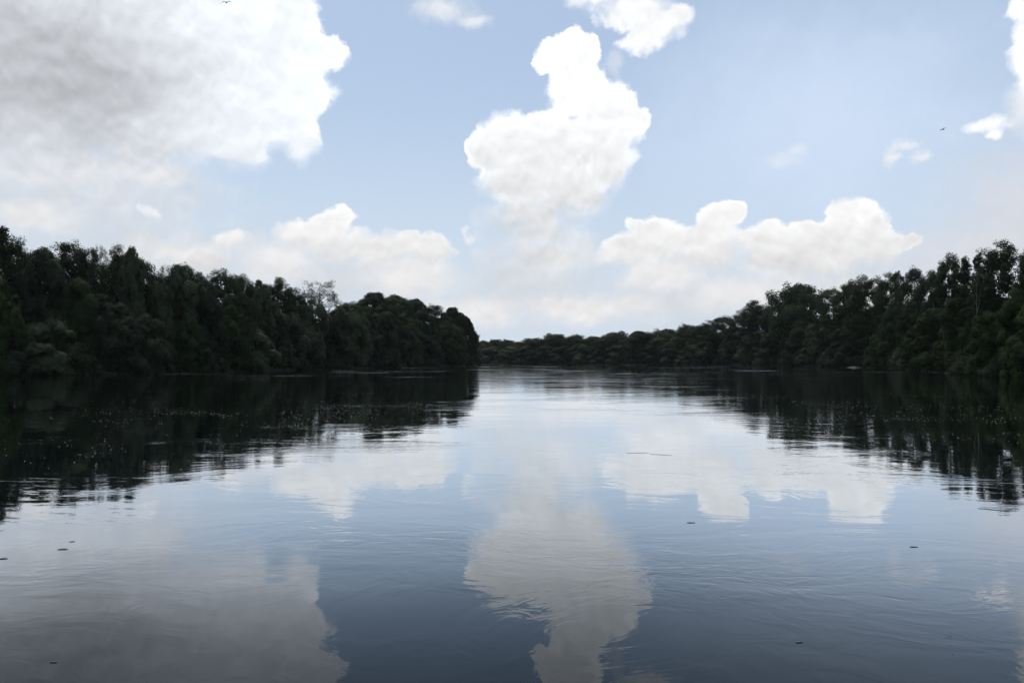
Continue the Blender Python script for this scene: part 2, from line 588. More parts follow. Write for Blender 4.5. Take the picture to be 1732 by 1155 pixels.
# ------------------------------------------------------------------ tree masters
def limb_paths(rng, h, spread, n, start=0.25, rise=0.55):
    """limbs leaving the trunk; returns (tubes, tip points)"""
    pcs, tips = [], []
    lean = rng.normal(size=2) * 0.02 * h
    tp = [np.array((lean[0] * u ** 2, lean[1] * u ** 2, h * u)) for u in np.linspace(0, 0.93, 8)]
    r0 = 0.016 * h
    pcs.append(tube(tp, [r0 * (1.25 if i == 0 else 1) * (1 - 0.9 * i / 7) for i in range(8)], 7))
    for i in range(n):
        u = start + (0.9 - start) * (i + rng.uniform(0, 1)) / n
        th = rng.uniform(0, 2 * math.pi) if n < 4 else (i * 2.4 + rng.uniform(-.5, .5))
        base_ = np.array((lean[0] * u ** 2, lean[1] * u ** 2, h * u * .93))
        prof = math.sin(math.pi * min(1, max(0.08, (u - start) / (1 - start) * 0.75 + 0.25))) ** 0.7
        ln = spread * prof * rng.uniform(0.7, 1.1)
        rs = ln * rise * rng.uniform(0.7, 1.4)
        tip = base_ + np.array((math.cos(th) * ln, math.sin(th) * ln, rs))
        mid = base_ * .5 + tip * .5 + np.array((0, 0, -0.08 * ln)) + rng.normal(size=3) * .06 * ln
        rr = r0 * (1 - u * .8) * .55
        pcs.append(tube([base_, mid, tip], [rr, rr * .6, rr * .2], 5))
        tips.append((base_, mid, tip))
        for k in range(2):
            f = rng.uniform(.35, .85)
            b2 = mid * (1 - f) + tip * f
            t2 = b2 + unit(rng.normal(size=(1, 3)))[0] * ln * .35 + np.array((0, 0, ln * .15))
            pcs.append(tube([b2, (b2 + t2) / 2 + rng.normal(size=3) * .05, t2], [rr * .4, rr * .3, rr * .12], 4))
            tips.append((b2, (b2 + t2) / 2, t2))
    return pcs, tips


def crown_poplar(seed, h=23.0, spread=5.4, n=26, per=95, fill=70, start=0.18, cr=(0.6, 1.35), size=(0.22, 0.45), rise=0.6):
    """tall broad crown of leaf clumps on rising limbs, widest above the middle"""
    rng = np.random.default_rng(seed)
    pcs, tips = limb_paths(rng, h, spread, n, start, rise)
    ax, ay, ph = rng.uniform(.8, 1.15), rng.uniform(.8, 1.15), rng.uniform(0, 6.28)
    c, r, o = [], [], []

    def axis_dir(p):
        return unit(np.array([[p[0], p[1], (p[2] - h * .6) * .5]]))[0]
    for b, m_, t in tips:
        for f in (0.55, 0.8, 1.0):
            p = (b * (1 - f) + t * f) if f < .9 else t
            p = p + rng.normal(size=3) * 0.35
            c.append(p)
            r.append(rng.uniform(*cr) * (0.8 if f == 1.0 else 1.0))
    for i in range(fill):
        u = start + (1 - start) * rng.beta(1.5, 1.25)
        q_ = (u - start) / (1 - start)
        prof = (math.sin(math.pi * min(1, q_ * .62 / .62 * .78 + .12)) ** .6) * math.sqrt(max(0, 1 - max(0, (q_ - .6) / .4) ** 2.6) + .02)
        th = rng.uniform(0, 2 * math.pi)
        wob = 1 + .22 * math.sin(2 * th + ph + u * 5) + .15 * math.sin(3 * th + u * 11)
        rr = spread * prof * wob * math.sqrt(rng.uniform(0.15, 1.0))
        c.append(np.array((math.cos(th) * rr * ax, math.sin(th) * rr * ay, h * (.02 + .96 * u) - rng.uniform(0, .6))))
        r.append(rng.uniform(*cr))
    c, r = np.array(c), np.array(r)
    o = np.array([axis_dir(p) for p in c])
    return pcs, tufts(c, r, per, rng, size=size, out=o * .6)


def crown_lobed(seed, h=14.0, w=6.0, n=34, per=420, low=0.02, lr=(1.3, 2.6), droop=0.5, size=(0.22, 0.5), dome=0.8, sprigs=14):
    """rounded uneven crown built of many overlapping lobes, down to the water"""
    rng = np.random.default_rng(seed)
    pcs, _ = limb_paths(rng, h * .85, w * .6, 9, .12, .8)
    c, r = [], []
    ph = rng.uniform(0, 6.28, 3)
    for i in range(n):
        u = min(1, max(0, (i + .5) / n + rng.normal() * .03))
        z = low + (1 - low) * u
        prof = math.sqrt(max(0.0, 1 - max(0, (z - 0.38) / 0.62) ** 2)) ** dome * (0.80 + 0.2 * min(1, z / .35))
        th = i * 2.399 + rng.uniform(-.6, .6)
        prof *= 1 + .16 * math.sin(2 * th + ph[0] + 4 * u) + .12 * math.sin(3 * th + ph[1] + 9 * u)
        rad = rng.uniform(*lr) * (w / 6.0)
        rho = max(0, w * prof - rad * .75) * rng.uniform(.72, 1.12)
        c.append((math.cos(th) * rho, math.sin(th) * rho, max(rad * .5, h * z - rad * rng.uniform(.5, 1.05))))
        r.append(rad)
    c, r = np.array(c), np.array(r)
    # break every lobe into tufts on its outer side
    tc_, tr_, to_ = [], [], []
    for ci, ri in zip(c, r):
        k = int(38 * (ri / 2) ** 1.5) + 10
        d = unit(rng.normal(size=(k, 3)))
        outw = unit(np.array([[ci[0], ci[1], 0.4 * h * .5 + .01]]))[0]
        d = unit(d + outw * .5 + np.array((0, 0, .3)))
        tc_.append(ci + d * ri * rng.uniform(.8, 1.05, (k, 1)) * np.array((1, 1, .9)))
        tr_.append(rng.uniform(.35, .7, k) * (ri / 2) ** .5)
        to_.append(d)
    # a few sprigs standing out of the outline
    j = rng.integers(0, n, sprigs)
    d = unit(rng.normal(size=(sprigs, 3)) + np.array((0, 0, .9)) + unit(c[j] * np.array((1, 1, 0)) + 1e-6) * .6)
    tc_.append(c[j] + d * r[j][:, None] * rng.uniform(1.05, 1.4, (sprigs, 1)))
    tr_.append(rng.uniform(.25, .5, sprigs))
    to_.append(d)
    tc_, tr_, to_ = np.concatenate(tc_), np.concatenate(tr_), np.concatenate(to_)
    keep = tc_[:, 2] > 0.15
    tc_, tr_, to_ = tc_[keep], tr_[keep], to_[keep]
    v1 = tufts(tc_, tr_, per / 13, rng, size=size, droop=droop, out=to_)
    # coarse inner foliage so no light shines through
    v2 = tufts(c, r * .7, 26, rng, size=(.7, 1.2))
    return pcs, merge([v1, v2])


def crown_column(seed, h=22.0, w=2.2):
    """ivy clad, narrow upright tree with a ragged outline"""
    rng = np.random.default_rng(seed)
    pcs, tips = limb_paths(rng, h, w * 1.2, 16, .3, 1.3)
    n = 75
    z = np.concatenate([np.linspace(.03, .97, n)])
    th = np.arange(n) * 2.4 + rng.uniform(-.8, .8, n)
    rho = w * (.6 + .4 * np.sin(z * 11 + seed) * np.sin(z * 29)) * (1 - z ** 3 * .5) * rng.uniform(.3, 1.15, n)
    c = np.column_stack([np.cos(th) * rho, np.sin(th) * rho, z * h - .5])
    r = rng.uniform(.5, 1.25, n) * (1 - .35 * z ** 3)
    c = np.concatenate([c, np.array([t for _, _, t in tips])])
    r = np.concatenate([r, rng.uniform(.35, .8, len(tips))])
    return pcs, tufts(c, r, 130, rng, size=(.2, .42), droop=.3)


def crown_bush(seed, h=5.0, w=4.0):
    return crown_lobed(seed, h, w, 12, 300, .02, (1.6, 2.6), .4, (.2, .42))


def bare_tree(seed, h=17.0):
    rng = np.random.default_rng(seed)
    pcs, tips = limb_paths(rng, h, 2.4, 11, .35, 1.0)
    c = np.array([t for _, _, t in tips if rng.uniform() < .35])
    return pcs, tufts(c, rng.uniform(.25, .5, len(c)), 14, rng, size=(.15, .3))


MASTERS = {}


def master(key, made, mat, bark, h, w):
    pcs, crown = made
    MASTERS[key] = (mesh_from('trunk_' + key, *merge(pcs), bark, True), mesh_from('crown_' + key, *crown, mat), h, w)


for i in range(4):
    master('poplar%d' % i, crown_poplar(10 + i, n=22 + 2 * i, fill=90), M_POPLAR, M_BARK, 23.0, 5.3)
for i in range(2):
    master('airy%d' % i, crown_poplar(30 + i, spread=5.8, n=36, per=26, fill=60, start=.3, cr=(.45, .9), size=(.16, .34), rise=.8), M_POPLAR, M_BARK, 23.5, 6.6)
for i in range(3):
    master('dome%d' % i, crown_lobed(40 + i, 20.0, 7.5, 60, 420, .06, (1.4, 2.5), .1, (.22, .48)), M_POPLAR, M_BARK, 20.0, 7.8)
for i in range(4):
    master('willow%d' % i, crown_lobed(50 + i, dome=.55), M_WILLOW, M_BARK, 14.0, 6.3)
for i in range(2):
    master('fresh%d' % i, crown_lobed(60 + i, 13.0, 6.0, 34, 420, .02, (1.1, 2.2), .2), M_FRESH, M_BARK, 13.0, 6.3)
for i in range(2):
    master('column%d' % i, crown_column(70 + i), M_POPLAR, M_BARK, 22.3, 2.6)
for i in range(3):
    master('bush%d' % i, crown_bush(80 + i), M_WILLOW, M_BARK, 5.0, 4.3)
for i in range(3):
    master('grove%d' % i, crown_poplar(100 + i, h=15.0, spread=6.0, n=20, fill=150, per=80, start=.04, cr=(.7, 1.7), size=(.3, .6)), M_POPLAR, M_BARK, 15.0, 6.2)
master('bare0', bare_tree(90), M_POPLAR, M_PALE, 17.0, 2.6)
KIND_N = {}
for k_ in MASTERS:
    KIND_N[k_[:-1]] = KIND_N.get(k_[:-1], 0) + 1
NAME = dict(grove='broad_tree', poplar='poplar_tree', airy='open_crowned_tree', dome='broad_tree', willow='willow_tree', fresh='leafy_tree', column='narrow_tree',
            bush='riverside_bush', bare='bare_tree')
rngp = random.Random(11)
count = {}


def plant(tab, px, top, half, off, kind, label, group):
    """one tree: its outline row and half-width come from sizes measured in the photo, then turned into metres"""
    depth = shore_depth(tab, px) + off
    p = at(px, top, depth)
    zb = 0.0 if off < 1.5 else (0.9 if off < 5 else 1.35)
    zb -= 0.15
    i = count.get(kind, 0)
    count[kind] = i + 1
    tm, cm, h, w = MASTERS['%s%d' % (kind, i % KIND_N[kind])]
    e = link(NAME[kind], None)
    e.location = (p[0], p[1], zb)
    e.rotation_euler = (0, 0, rngp.uniform(0, 6.28))
    sw = half * depth / F / w * (1.22 if kind in ('poplar', 'dome') else 1.1)
    e.scale = (sw, sw, (p[2] - zb) / h)
    tag(e, label, 'bush' if kind == 'bush' else 'tree', group)
    link('trunk', tm, e)
    c = link('crown', cm, e)
    c['kind'] = 'stuff'
    return e


GL_T = 'tall trees of the left bank'
GL_W = 'willows along the left waterline'
GR_T = 'tall trees of the right bank'
GR_W = 'waterside trees of the right bank'
GF = 'trees of the far bank'
GB = 'bushes at the waterline'

L_ROWS = [
    # px, top, half width, metres behind the waterline, kind, label
    (-120, 395, 50, 10, 'poplar', 'tall poplar standing just outside the left edge', GL_T),
    (-60, 385, 40, 12, 'poplar', 'tall poplar half hidden beyond the left edge', GL_T),
    (2, 372, 30, 8, 'column', 'highest dark tree on the left bank, cut by the left edge', GL_T),
    (24, 390, 24, 12, 'poplar', 'ragged tree beside the highest one at the left edge', GL_T),
    (68, 411, 32, 12, 'poplar', 'low jagged poplar top between the left edge and the clumpy poplar', GL_T),
    (122, 402, 36, 10, 'poplar', 'broad clumpy poplar, first tall dome from the left edge', GL_T),
    (152, 415, 24, 14, 'poplar', 'poplar pressed against the right side of the clumpy dome', GL_T),
    (174, 409, 30, 9, 'airy', 'gappy tall tree with sky showing under its upper limbs', GL_T),
    (206, 407, 30, 12, 'poplar', 'spiky poplar peak right of the gappy tall tree', GL_T),
    (240, 430, 30, 10, 'poplar', 'poplar sloping down to the first notch of the left skyline', GL_T),
    (286, 438, 26, 10, 'airy', 'thin wispy round top just right of the first skyline notch', GL_T),
    (313, 441, 24, 12, 'poplar', 'small pointed poplar beside the thin wispy top', GL_T),
    (336, 456, 24, 12, 'poplar', 'low poplar filling the dip before the dense dark one', GL_T),
    (378, 449, 32, 10, 'poplar', 'dense dark poplar halfway along the left bank', GL_T),
    (411, 458, 24, 12, 'poplar', 'tapering poplar leaning on the dense dark one', GL_T),
    (440, 474, 26, 14, 'poplar', 'rounded poplar in the middle dip of the left skyline', GL_T),
    (474, 465, 25, 10, 'poplar', 'dark knobbly poplar just left of the see-through tree', GL_T),
    (498, 482, 22, 10, 'poplar', 'shoulder of foliage touching the see-through tree', GL_T),
    (542, 470, 44, 9, 'airy', 'thinly leaved see-through tree with bare branches against the sky', GL_T),
    (596, 506, 26, 12, 'poplar', 'first low tree right of the see-through tree', GL_T),
    (632, 495, 36, 12, 'dome', 'highest broad crown in the group at the end of the left bank', GL_T),
    (668, 500, 36, 14, 'dome', 'middle broad crown in the group at the end of the left bank', GL_T),
    (702, 506, 34, 14, 'dome', 'flat-topped broad crown near the end of the left bank', GL_T),
    (732, 512, 25, 12, 'poplar', 'knob-topped tree third from the tip of the left bank', GL_T),
    (764, 520, 23, 10, 'dome', 'sloping round tree second from the tip of the left bank', GL_T),
    (785, 534, 18, 6, 'dome', 'lower tree stepping down at the tip of the left bank', GL_T),
    (800, 557, 10, 3, 'poplar', 'last small tree at the very tip of the left bank', GL_T),
    # front row
    (-60, 440, 60, 3, 'willow', 'large willow just outside the left edge', GL_W),
    (-5, 478, 40, 1, 'fresh', 'greener tree hanging over the water at the left edge', GL_W),
    (72, 432, 44, 5, 'willow', 'tall grey-green willow below the jagged poplar near the left edge', GL_W),
    (85, 540, 44, 1, 'willow', 'low spreading willow at the foot of the tall grey-green one', GL_W),
    (130, 470, 34, 5, 'dome', 'shaded tree under the clumpy poplar', GL_W),
    (170, 500, 34, 4, 'willow', 'dim willow under the gappy tall tree', GL_W),
    (224, 428, 26, 7, 'willow', 'narrow pale willow rising to the skyline under the spiky poplar', GL_W),
    (205, 520, 36, 2, 'willow', 'two-lobed willow low in the dark part of the left bank', GL_W),
    (245, 532, 34, 1, 'willow', 'pale willow leaning over the water below the first skyline notch', GL_W),
    (268, 470, 28, 5, 'willow', 'willow filling the first skyline notch', GL_W),
    (300, 456, 34, 5, 'willow', 'grey willow under the thin wispy top', GL_W),
    (318, 545, 34, 1, 'fresh', 'darker leafy tree at the water left of the dense poplar', GL_W),
    (346, 482, 34, 4, 'willow', 'pale willow with layered drooping lobes before the dense poplar', GL_W),
    (385, 520, 34, 2, 'fresh', 'greenish tree in front of the dense dark poplar', GL_W),
    (412, 495, 26, 4, 'willow', 'upright willow right of the dense dark poplar', GL_W),
    (438, 476, 24, 6, 'willow', 'smooth round willow reaching the middle dip of the skyline', GL_W),
    (464, 517, 26, 3, 'willow', 'feathery willow below the dark knobbly poplar', GL_W),
    (430, 560, 34, 0, 'willow', 'broad low willow at the water in the middle of the left bank', GL_W),
    (494, 530, 24, 2, 'willow', 'willow with a flat lobed top left of the see-through tree', GL_W),
    (526, 508, 28, 4, 'willow', 'rounded willow standing right under the see-through tree', GL_W),
    (514, 556, 28, 0.5, 'willow', 'pale drooping willow at the water below the see-through tree', GL_W),
    (555, 545, 26, 3, 'dome', 'dark tree between the drooping willow and the low group', GL_W),
    (575, 525, 24, 5, 'willow', 'willow on the right flank of the see-through tree', GL_W),
    (604, 528, 24, 4, 'willow', 'willow under the first low tree of the end group', GL_W),
    (642, 520, 30, 4, 'willow', 'big curling willow under the highest crown of the end group', GL_W),
    (628, 560, 22, 1, 'willow', 'light grey willow lobes low at the front of the end group', GL_W),
    (682, 535, 26, 3, 'willow', 'willow under the middle crown of the end group', GL_W),
    (722, 562, 26, 1, 'willow', 'dome-shaped willow at the water under the flat-topped crown', GL_W),
    (745, 540, 26, 4, 'dome', 'dark tree behind the dome-shaped willow near the tip', GL_W),
    (765, 548, 22, 2, 'willow', 'smooth sloping willow near the tip of the left bank', GL_W),
    (791, 575, 10, 0.5, 'willow', 'last willow touching the water at the tip of the left bank', GL_W),
    (150, 598, 22, 0, 'bush', 'small bush at the waterline under the gappy tall tree', GB),
    (236, 592, 24, 0, 'bush', 'small pale bush at the waterline below the first skyline notch', GB),
    (20, 590, 34, 0, 'bush', 'bush at the waterline by the left edge', GB),
    (360, 596, 26, 0, 'bush', 'bush at the waterline below the dense dark poplar', GB),
    (556, 588, 22, 0, 'bush', 'pale round bush at the waterline right of the drooping willow', GB),
    (588, 608, 10, 0, 'bush', 'tiny bush at the waterline right of the pale round one', GB),
    (656, 580, 20, 0, 'bush', 'light bush at the waterline under the big curling willow', GB),
    (690, 592, 18, 0, 'bush', 'dark bush at the waterline under the middle crown of the end group', GB),
]
R_ROWS = [
    (1860, 400, 44, 10, 'poplar', 'tall poplar standing just outside the right edge', GR_T),
    (1800, 420, 36, 8, 'poplar', 'tall poplar half hidden beyond the right edge', GR_T),
    (1740, 411, 22, 8, 'poplar', 'tall tree cut by the right edge', GR_T),
    (1690, 401, 32, 8, 'poplar', 'highest clumpy tree on the right bank, near the right edge', GR_T),
    (1656, 417, 12, 8, 'column', 'narrow spire beside the highest tree of the right bank', GR_T),
    (1632, 426, 18, 6, 'column', 'ivy clad column between the spire and the open fan top', GR_T),
    (1605, 421, 24, 8, 'poplar', 'open fan-shaped top left of the ivy clad column', GR_T),
    (1578, 452, 22, 10, 'poplar', 'lower poplar under the left side of the open fan top', GR_T),
    (1545, 447, 24, 10, 'poplar', 'double-peaked poplar right of the bristly spire', GR_T),
    (1518, 449, 11, 9, 'column', 'bristly thin spire halfway along the right bank', GR_T),
    (1500, 457, 20, 10, 'poplar', 'poplar touching the left side of the bristly thin spire', GR_T),
    (1464, 459, 28, 8, 'poplar', 'ragged poplar above the sandy gap in the right bank', GR_T),
    (1437, 468, 20, 10, 'poplar', 'open ragged crown left of the poplar above the sandy gap', GR_T),
    (1408, 483, 26, 8, 'poplar', 'low poplar between the ragged crowns and the wide dome', GR_T),
    (1350, 477, 40, 8, 'grove', 'wide regular dome tree, the broadest crown of the right bank', GR_T),
    (1280, 505, 28, 8, 'poplar', 'open spreading tree left of the wide dome tree', GR_T),
    (1312, 506, 24, 9, 'poplar', 'tree in the dip between the open spreading tree and the dome', GR_T),
    (1255, 522, 24, 8, 'poplar', 'dark tree under the left side of the open spreading tree', GR_T),
    (1222, 533, 28, 8, 'poplar', 'pointed tree where the right bank drops to the far bank', GR_T),
    # front row
    (1800, 470, 56, 2, 'fresh', 'large leafy tree just outside the right edge', GR_W),
    (1722, 492, 34, 4, 'fresh', 'tall leafy tree at the right edge below the highest tree', GR_W),
    (1672, 528, 38, 1, 'fresh', 'bright green leafy tree hanging over the water near the right edge', GR_W),
    (1728, 560, 30, 0, 'fresh', 'low green tree overhanging the water at the right edge', GR_W),
    (1650, 470, 24, 5, 'column', 'ivy covered stem behind the bright green leafy tree', GR_W),
    (1625, 500, 26, 6, 'dome', 'shaded tree under the ivy clad column', GR_W),
    (1592, 520, 48, 2, 'fresh', 'big round tree at the water below the open fan top', GR_W),
    (1560, 545, 28, 3, 'dome', 'dark tree against the left side of the big round tree', GR_W),
    (1545, 500, 24, 6, 'poplar', 'shaded poplar behind the pale bare trunk', GR_W),
    (1515, 510, 24, 5, 'dome', 'shaded tree under the bristly thin spire', GR_W),
    (1492, 560, 24, 1.6, 'fresh', 'leafy tree right of the sandy gap', GR_W),
    (1462, 520, 26, 6, 'poplar', 'shaded tree standing behind the sandy gap', GR_W),
    (1430, 555, 24, 2, 'willow', 'willow left of the sandy gap', GR_W),
    (1425, 510, 24, 6, 'column', 'shaded upright tree under the open ragged crown', GR_W),
    (1390, 542, 30, 2, 'willow', 'tall willow below the right side of the wide dome tree', GR_W),
    (1358, 540, 26, 4, 'dome', 'dark tree in front of the wide dome tree', GR_W),
    (1348, 570, 24, 1, 'willow', 'low willow at the water below the wide dome tree', GR_W),
    (1308, 560, 24, 2, 'willow', 'willow in the dip left of the wide dome tree', GR_W),
    (1272, 565, 24, 2, 'willow', 'willow under the open spreading tree', GR_W),
    (1236, 572, 20, 2, 'willow', 'willow under the pointed tree where the right bank drops', GR_W),
    (1535, 478, 9, 3, 'bare', 'pale bare trunk standing out before dark trees on the right bank', GR_W),
    (1651, 452, 8, 2, 'bare', 'pale bare trunk between the ivy clad column and the right edge', GR_W),
    (1408, 588, 22, 0, 'bush', 'bush at the waterline left of the sandy gap', GB),
    (1476, 588, 16, 1, 'bush', 'dark bush on the right side of the sandy gap', GB),
    (1530, 582, 28, 0, 'bush', 'bush at the waterline below the pale bare trunk', GB),
    (1632, 590, 26, 0, 'bush', 'bush at the waterline below the ivy clad column', GB),
    (1690, 600, 28, 0, 'bush', 'bush at the waterline below the highest tree of the right bank', GB),
    (1290, 594, 20, 0, 'bush', 'bush at the waterline below the open spreading tree', GB),
]
F_ROWS = [
    (1192, 549, 20, 7, 'poplar', 'tree with a flat top beside the pointed tree at the drop', GF),
    (1165, 551, 20, 7, 'poplar', 'ragged tree, second left of the pointed tree at the drop', GF),
    (1126, 556, 22, 8, 'poplar', 'clumpy tree right of the dark round tree on the far bank', GF),
    (1080, 561, 19, 2, 'dome', 'very dark round tree standing out on the far bank', GF),
    (1100, 565, 14, 8, 'dome', 'pale round crown peeping over the dark round tree', GF),
    (1042, 563, 24, 8, 'dome', 'wide tree left of the very dark round tree', GF),
    (1006, 569, 20, 8, 'dome', 'low flat tree in the middle of the far bank', GF),
    (974, 567, 18, 8, 'poplar', 'bumpy tree between the low flat tree and the far peak', GF),
    (938, 566, 20, 8, 'poplar', 'highest peak on the left half of the far bank', GF),
    (902, 572, 19, 8, 'dome', 'rounded tree just left of the far peak', GF),
    (878, 579, 14, 8, 'dome', 'lowest tree in the dip of the far bank', GF),
    (858, 576, 14, 8, 'dome', 'round crown between the dip and the small dark knob', GF),
    (838, 574, 12, 8, 'poplar', 'small dark knob near the left end of the far bank', GF),
    (818, 577, 14, 8, 'dome', 'far bank tree half hidden by the tip of the left bank', GF),
    (790, 578, 20, 10, 'dome', 'far bank tree hidden behind the tip of the left bank', GF),
    (1205, 575, 20, 1, 'willow', 'pale willow on the far bank below the flat top at the drop', GF),
    (1172, 578, 18, 1, 'willow', 'pale willow second left of the drop', GF),
    (1142, 574, 18, 2, 'willow', 'willow below the clumpy tree of the far bank', GF),
    (1112, 582, 16, 1, 'willow', 'low willow at the right foot of the dark round tree', GF),
    (1055, 582, 18, 1, 'willow', 'low willow at the left foot of the dark round tree', GF),
    (1022, 584, 18, 1, 'willow', 'grey willow below the wide tree of the far bank', GF),
    (988, 582, 18, 1, 'willow', 'grey willow in the middle of the far bank', GF),
    (955, 586, 16, 1, 'willow', 'dark willow right below the far peak', GF),
    (925, 584, 16, 1, 'willow', 'willow left below the far peak', GF),
    (893, 586, 18, 1, 'willow', 'bluish willow below the rounded tree of the far bank', GF),
    (862, 588, 17, 1, 'willow', 'bluish willow in the dip of the far bank', GF),
    (834, 587, 16, 1, 'willow', 'pale bluish willow near the left end of the far bank', GF),
    (812, 590, 14, 1, 'willow', 'pale bluish willow cut by the tip of the left bank', GF),
]
for row in L_ROWS:
    plant(LEFT, *row)
for row in R_ROWS:
    plant(RIGHT, *row)
for px, top, half, off_, kind_, *rest in F_ROWS:
    plant(RIGHT, px, top - 1, half * 1.3, off_, 'grove' if kind_ == 'poplar' or (kind_ == 'dome' and px != 1080) else kind_, *rest)


# ------------------------------------------------------------------ the wood behind and the undergrowth, each one uncountable mass
def mass(name, label, q, nrm, off, hfun, per_m, seed, mat, rad, size, per=42, ztop=None):
    rng = np.random.default_rng(seed)
    seg = np.linalg.norm(np.diff(q, axis=0), axis=1)
    n = int(seg.sum() * per_m)
    i = rng.integers(0, len(q) - 1, n)
    f = rng.uniform(0, 1, n)[:, None]
    base_ = q[i] * (1 - f) + q[i + 1] * f + nrm[i] * rng.uniform(*off, n)[:, None]
    hh = hfun(base_, rng)
    z = hh * rng.uniform(0.0, 1.0, n) ** .8 + .3
    c = np.column_stack([base_, z])
    v, fc = tufts(c, rng.uniform(*rad, n), per, rng, size=size)
    o = link(name, mesh_from(name, v, fc, mat))
    return tag(o, label, 'undergrowth' if name == 'undergrowth' else 'wood', kind='stuff')


def wave(b, seed, lo, hi):
    r_ = np.random.default_rng(seed)
    t_ = b[:, 0] * .8 + b[:, 1]
    s_ = sum(np.sin(t_ / L + r_.uniform(0, 6)) for L in (3.1, 5.3, 9.7)) / 3
    return lo + (hi - lo) * (s_ * .5 + .5)


keepR = RQ[:, 1] < 260
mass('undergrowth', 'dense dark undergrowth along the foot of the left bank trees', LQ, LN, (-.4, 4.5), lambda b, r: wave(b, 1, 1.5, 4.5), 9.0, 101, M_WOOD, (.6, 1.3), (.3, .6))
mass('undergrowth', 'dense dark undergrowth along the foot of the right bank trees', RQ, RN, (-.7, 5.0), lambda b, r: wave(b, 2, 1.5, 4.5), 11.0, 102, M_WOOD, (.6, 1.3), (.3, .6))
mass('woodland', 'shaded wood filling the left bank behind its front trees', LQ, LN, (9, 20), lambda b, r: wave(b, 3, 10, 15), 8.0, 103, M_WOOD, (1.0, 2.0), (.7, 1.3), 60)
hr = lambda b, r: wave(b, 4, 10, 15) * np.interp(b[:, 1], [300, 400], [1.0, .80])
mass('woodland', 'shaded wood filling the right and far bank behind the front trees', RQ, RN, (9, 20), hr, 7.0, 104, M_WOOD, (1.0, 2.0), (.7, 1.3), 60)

# ------------------------------------------------------------------ haze between the banks
m_, h_ = new_mat('haze_air')
o_ = h_.n('ShaderNodeOutputMaterial')
pv_ = h_.n('ShaderNodeVolumePrincipled')
pv_.inputs['Color'].default_value = (0.86, 0.93, 1.0, 1)
pv_.inputs['Density'].default_value = 0.00004
pv_.inputs['Anisotropy'].default_value = 0.2
h_.t.links.new(pv_.outputs[0], o_.inputs['Volume'])
X0, X1, Y0, Y1, Z0, Z1 = -1500.0, 1500.0, -300.0, 1500.0, -4.2, 60.0
hv = [(x, y, z) for z in (Z0, Z1) for y in (Y0, Y1) for x in (X0, X1)]
hf = [(0, 2, 3, 1), (4, 5, 7, 6), (0, 1, 5, 4), (2, 6, 7, 3), (0, 4, 6, 2), (1, 3, 7, 5)]
tag(link('haze', mesh_from('haze', hv, hf, m_)), 'thin pale summer haze over the river', None, kind='stuff')

# ------------------------------------------------------------------ sandy gap and driftwood on the right bank
dS = shore_depth(RIGHT, 1452)
sp_ = at(1452, 620, dS)
rs_ = np.random.default_rng(5)
vs = [(0, 0, .42)]
for k in range(20):
    th = 2 * math.pi * k / 20
    rr = 1 + .18 * rs_.normal()
    vs.append((math.cos(th) * 2.3 * rr, math.sin(th) * 1.6 * rr, .30 + .08 * rs_.normal()))
for k in range(20):
    th = 2 * math.pi * k / 20
    rr = 1 + .15 * rs_.normal()
    vs.append((math.cos(th) * 4.4 * rr, math.sin(th) * 2.6 * rr, -.35))
fs = [(0, 1 + k, 1 + (k + 1) % 20) for k in range(20)] + [(1 + k, 21 + k, 21 + (k + 1) % 20, 1 + (k + 1) % 20) for k in range(20)]
o = link('sand_patch', mesh_from('sand_patch', vs, fs, M_SAND, True))
o.location = (sp_[0], sp_[1] - .5, 0)
tag(o, 'small bare sandy patch of shore in the gap of the right bank', 'sand', kind='structure')
pv = tube([(0, 0, -.6), (.05, 0, 1.0), (.02, .05, 2.4), (.15, .05, 3.5)], [.2, .18, .15, .1], 8)
o = link('dead_trunk', mesh_from('dead_trunk', *pv, M_DRIFT, True))
o.location = (sp_[0] + .6, sp_[1] - 1.6, 0)
tag(o, 'pale dead trunk standing upright in the water at the sandy gap', 'trunk')
b1 = tube([(-.05, 0, 2.2), (.9, .1, 3.0), (1.7, .1, 3.3)], [.08, .06, .03], 6)
link('branch', mesh_from('branch', *b1, M_DRIFT, True), o)
lg = tube([(-1.6, 0, .1), (-.2, .1, .22), (1.4, .1, .5)], [.2, .17, .1], 8)
o = link('fallen_log', mesh_from('fallen_log', *lg, M_DRIFT, True))
o.location = (sp_[0] + 5.2, sp_[1] - 2.4, 0)
tag(o, 'pale fallen log lying in the water right of the sandy gap', 'log')


# ------------------------------------------------------------------ white specks painted for ripple glints, and dark floating scraps
def speck_mat(name, c, r=.6):
    m, h = new_mat(name)
    o_ = h.n('ShaderNodeOutputMaterial')
    p = h.n('ShaderNodeBsdfPrincipled')
    oi = h.n('ShaderNodeNewGeometry')
    h.put(p.inputs['Base Color'], h.mix(oi.outputs['Random Per Island'], tuple(v * .5 for v in c) + (1,), c + (1,)))
    p.inputs['Roughness'].default_value = r
    h.t.links.new(p.outputs[0], o_.inputs[0])
    return m


def on_water(px, py):
    d = ray(px, py)
    t_ = -CAMZ / d[2]
    return d[0] * t_, d[1] * t_


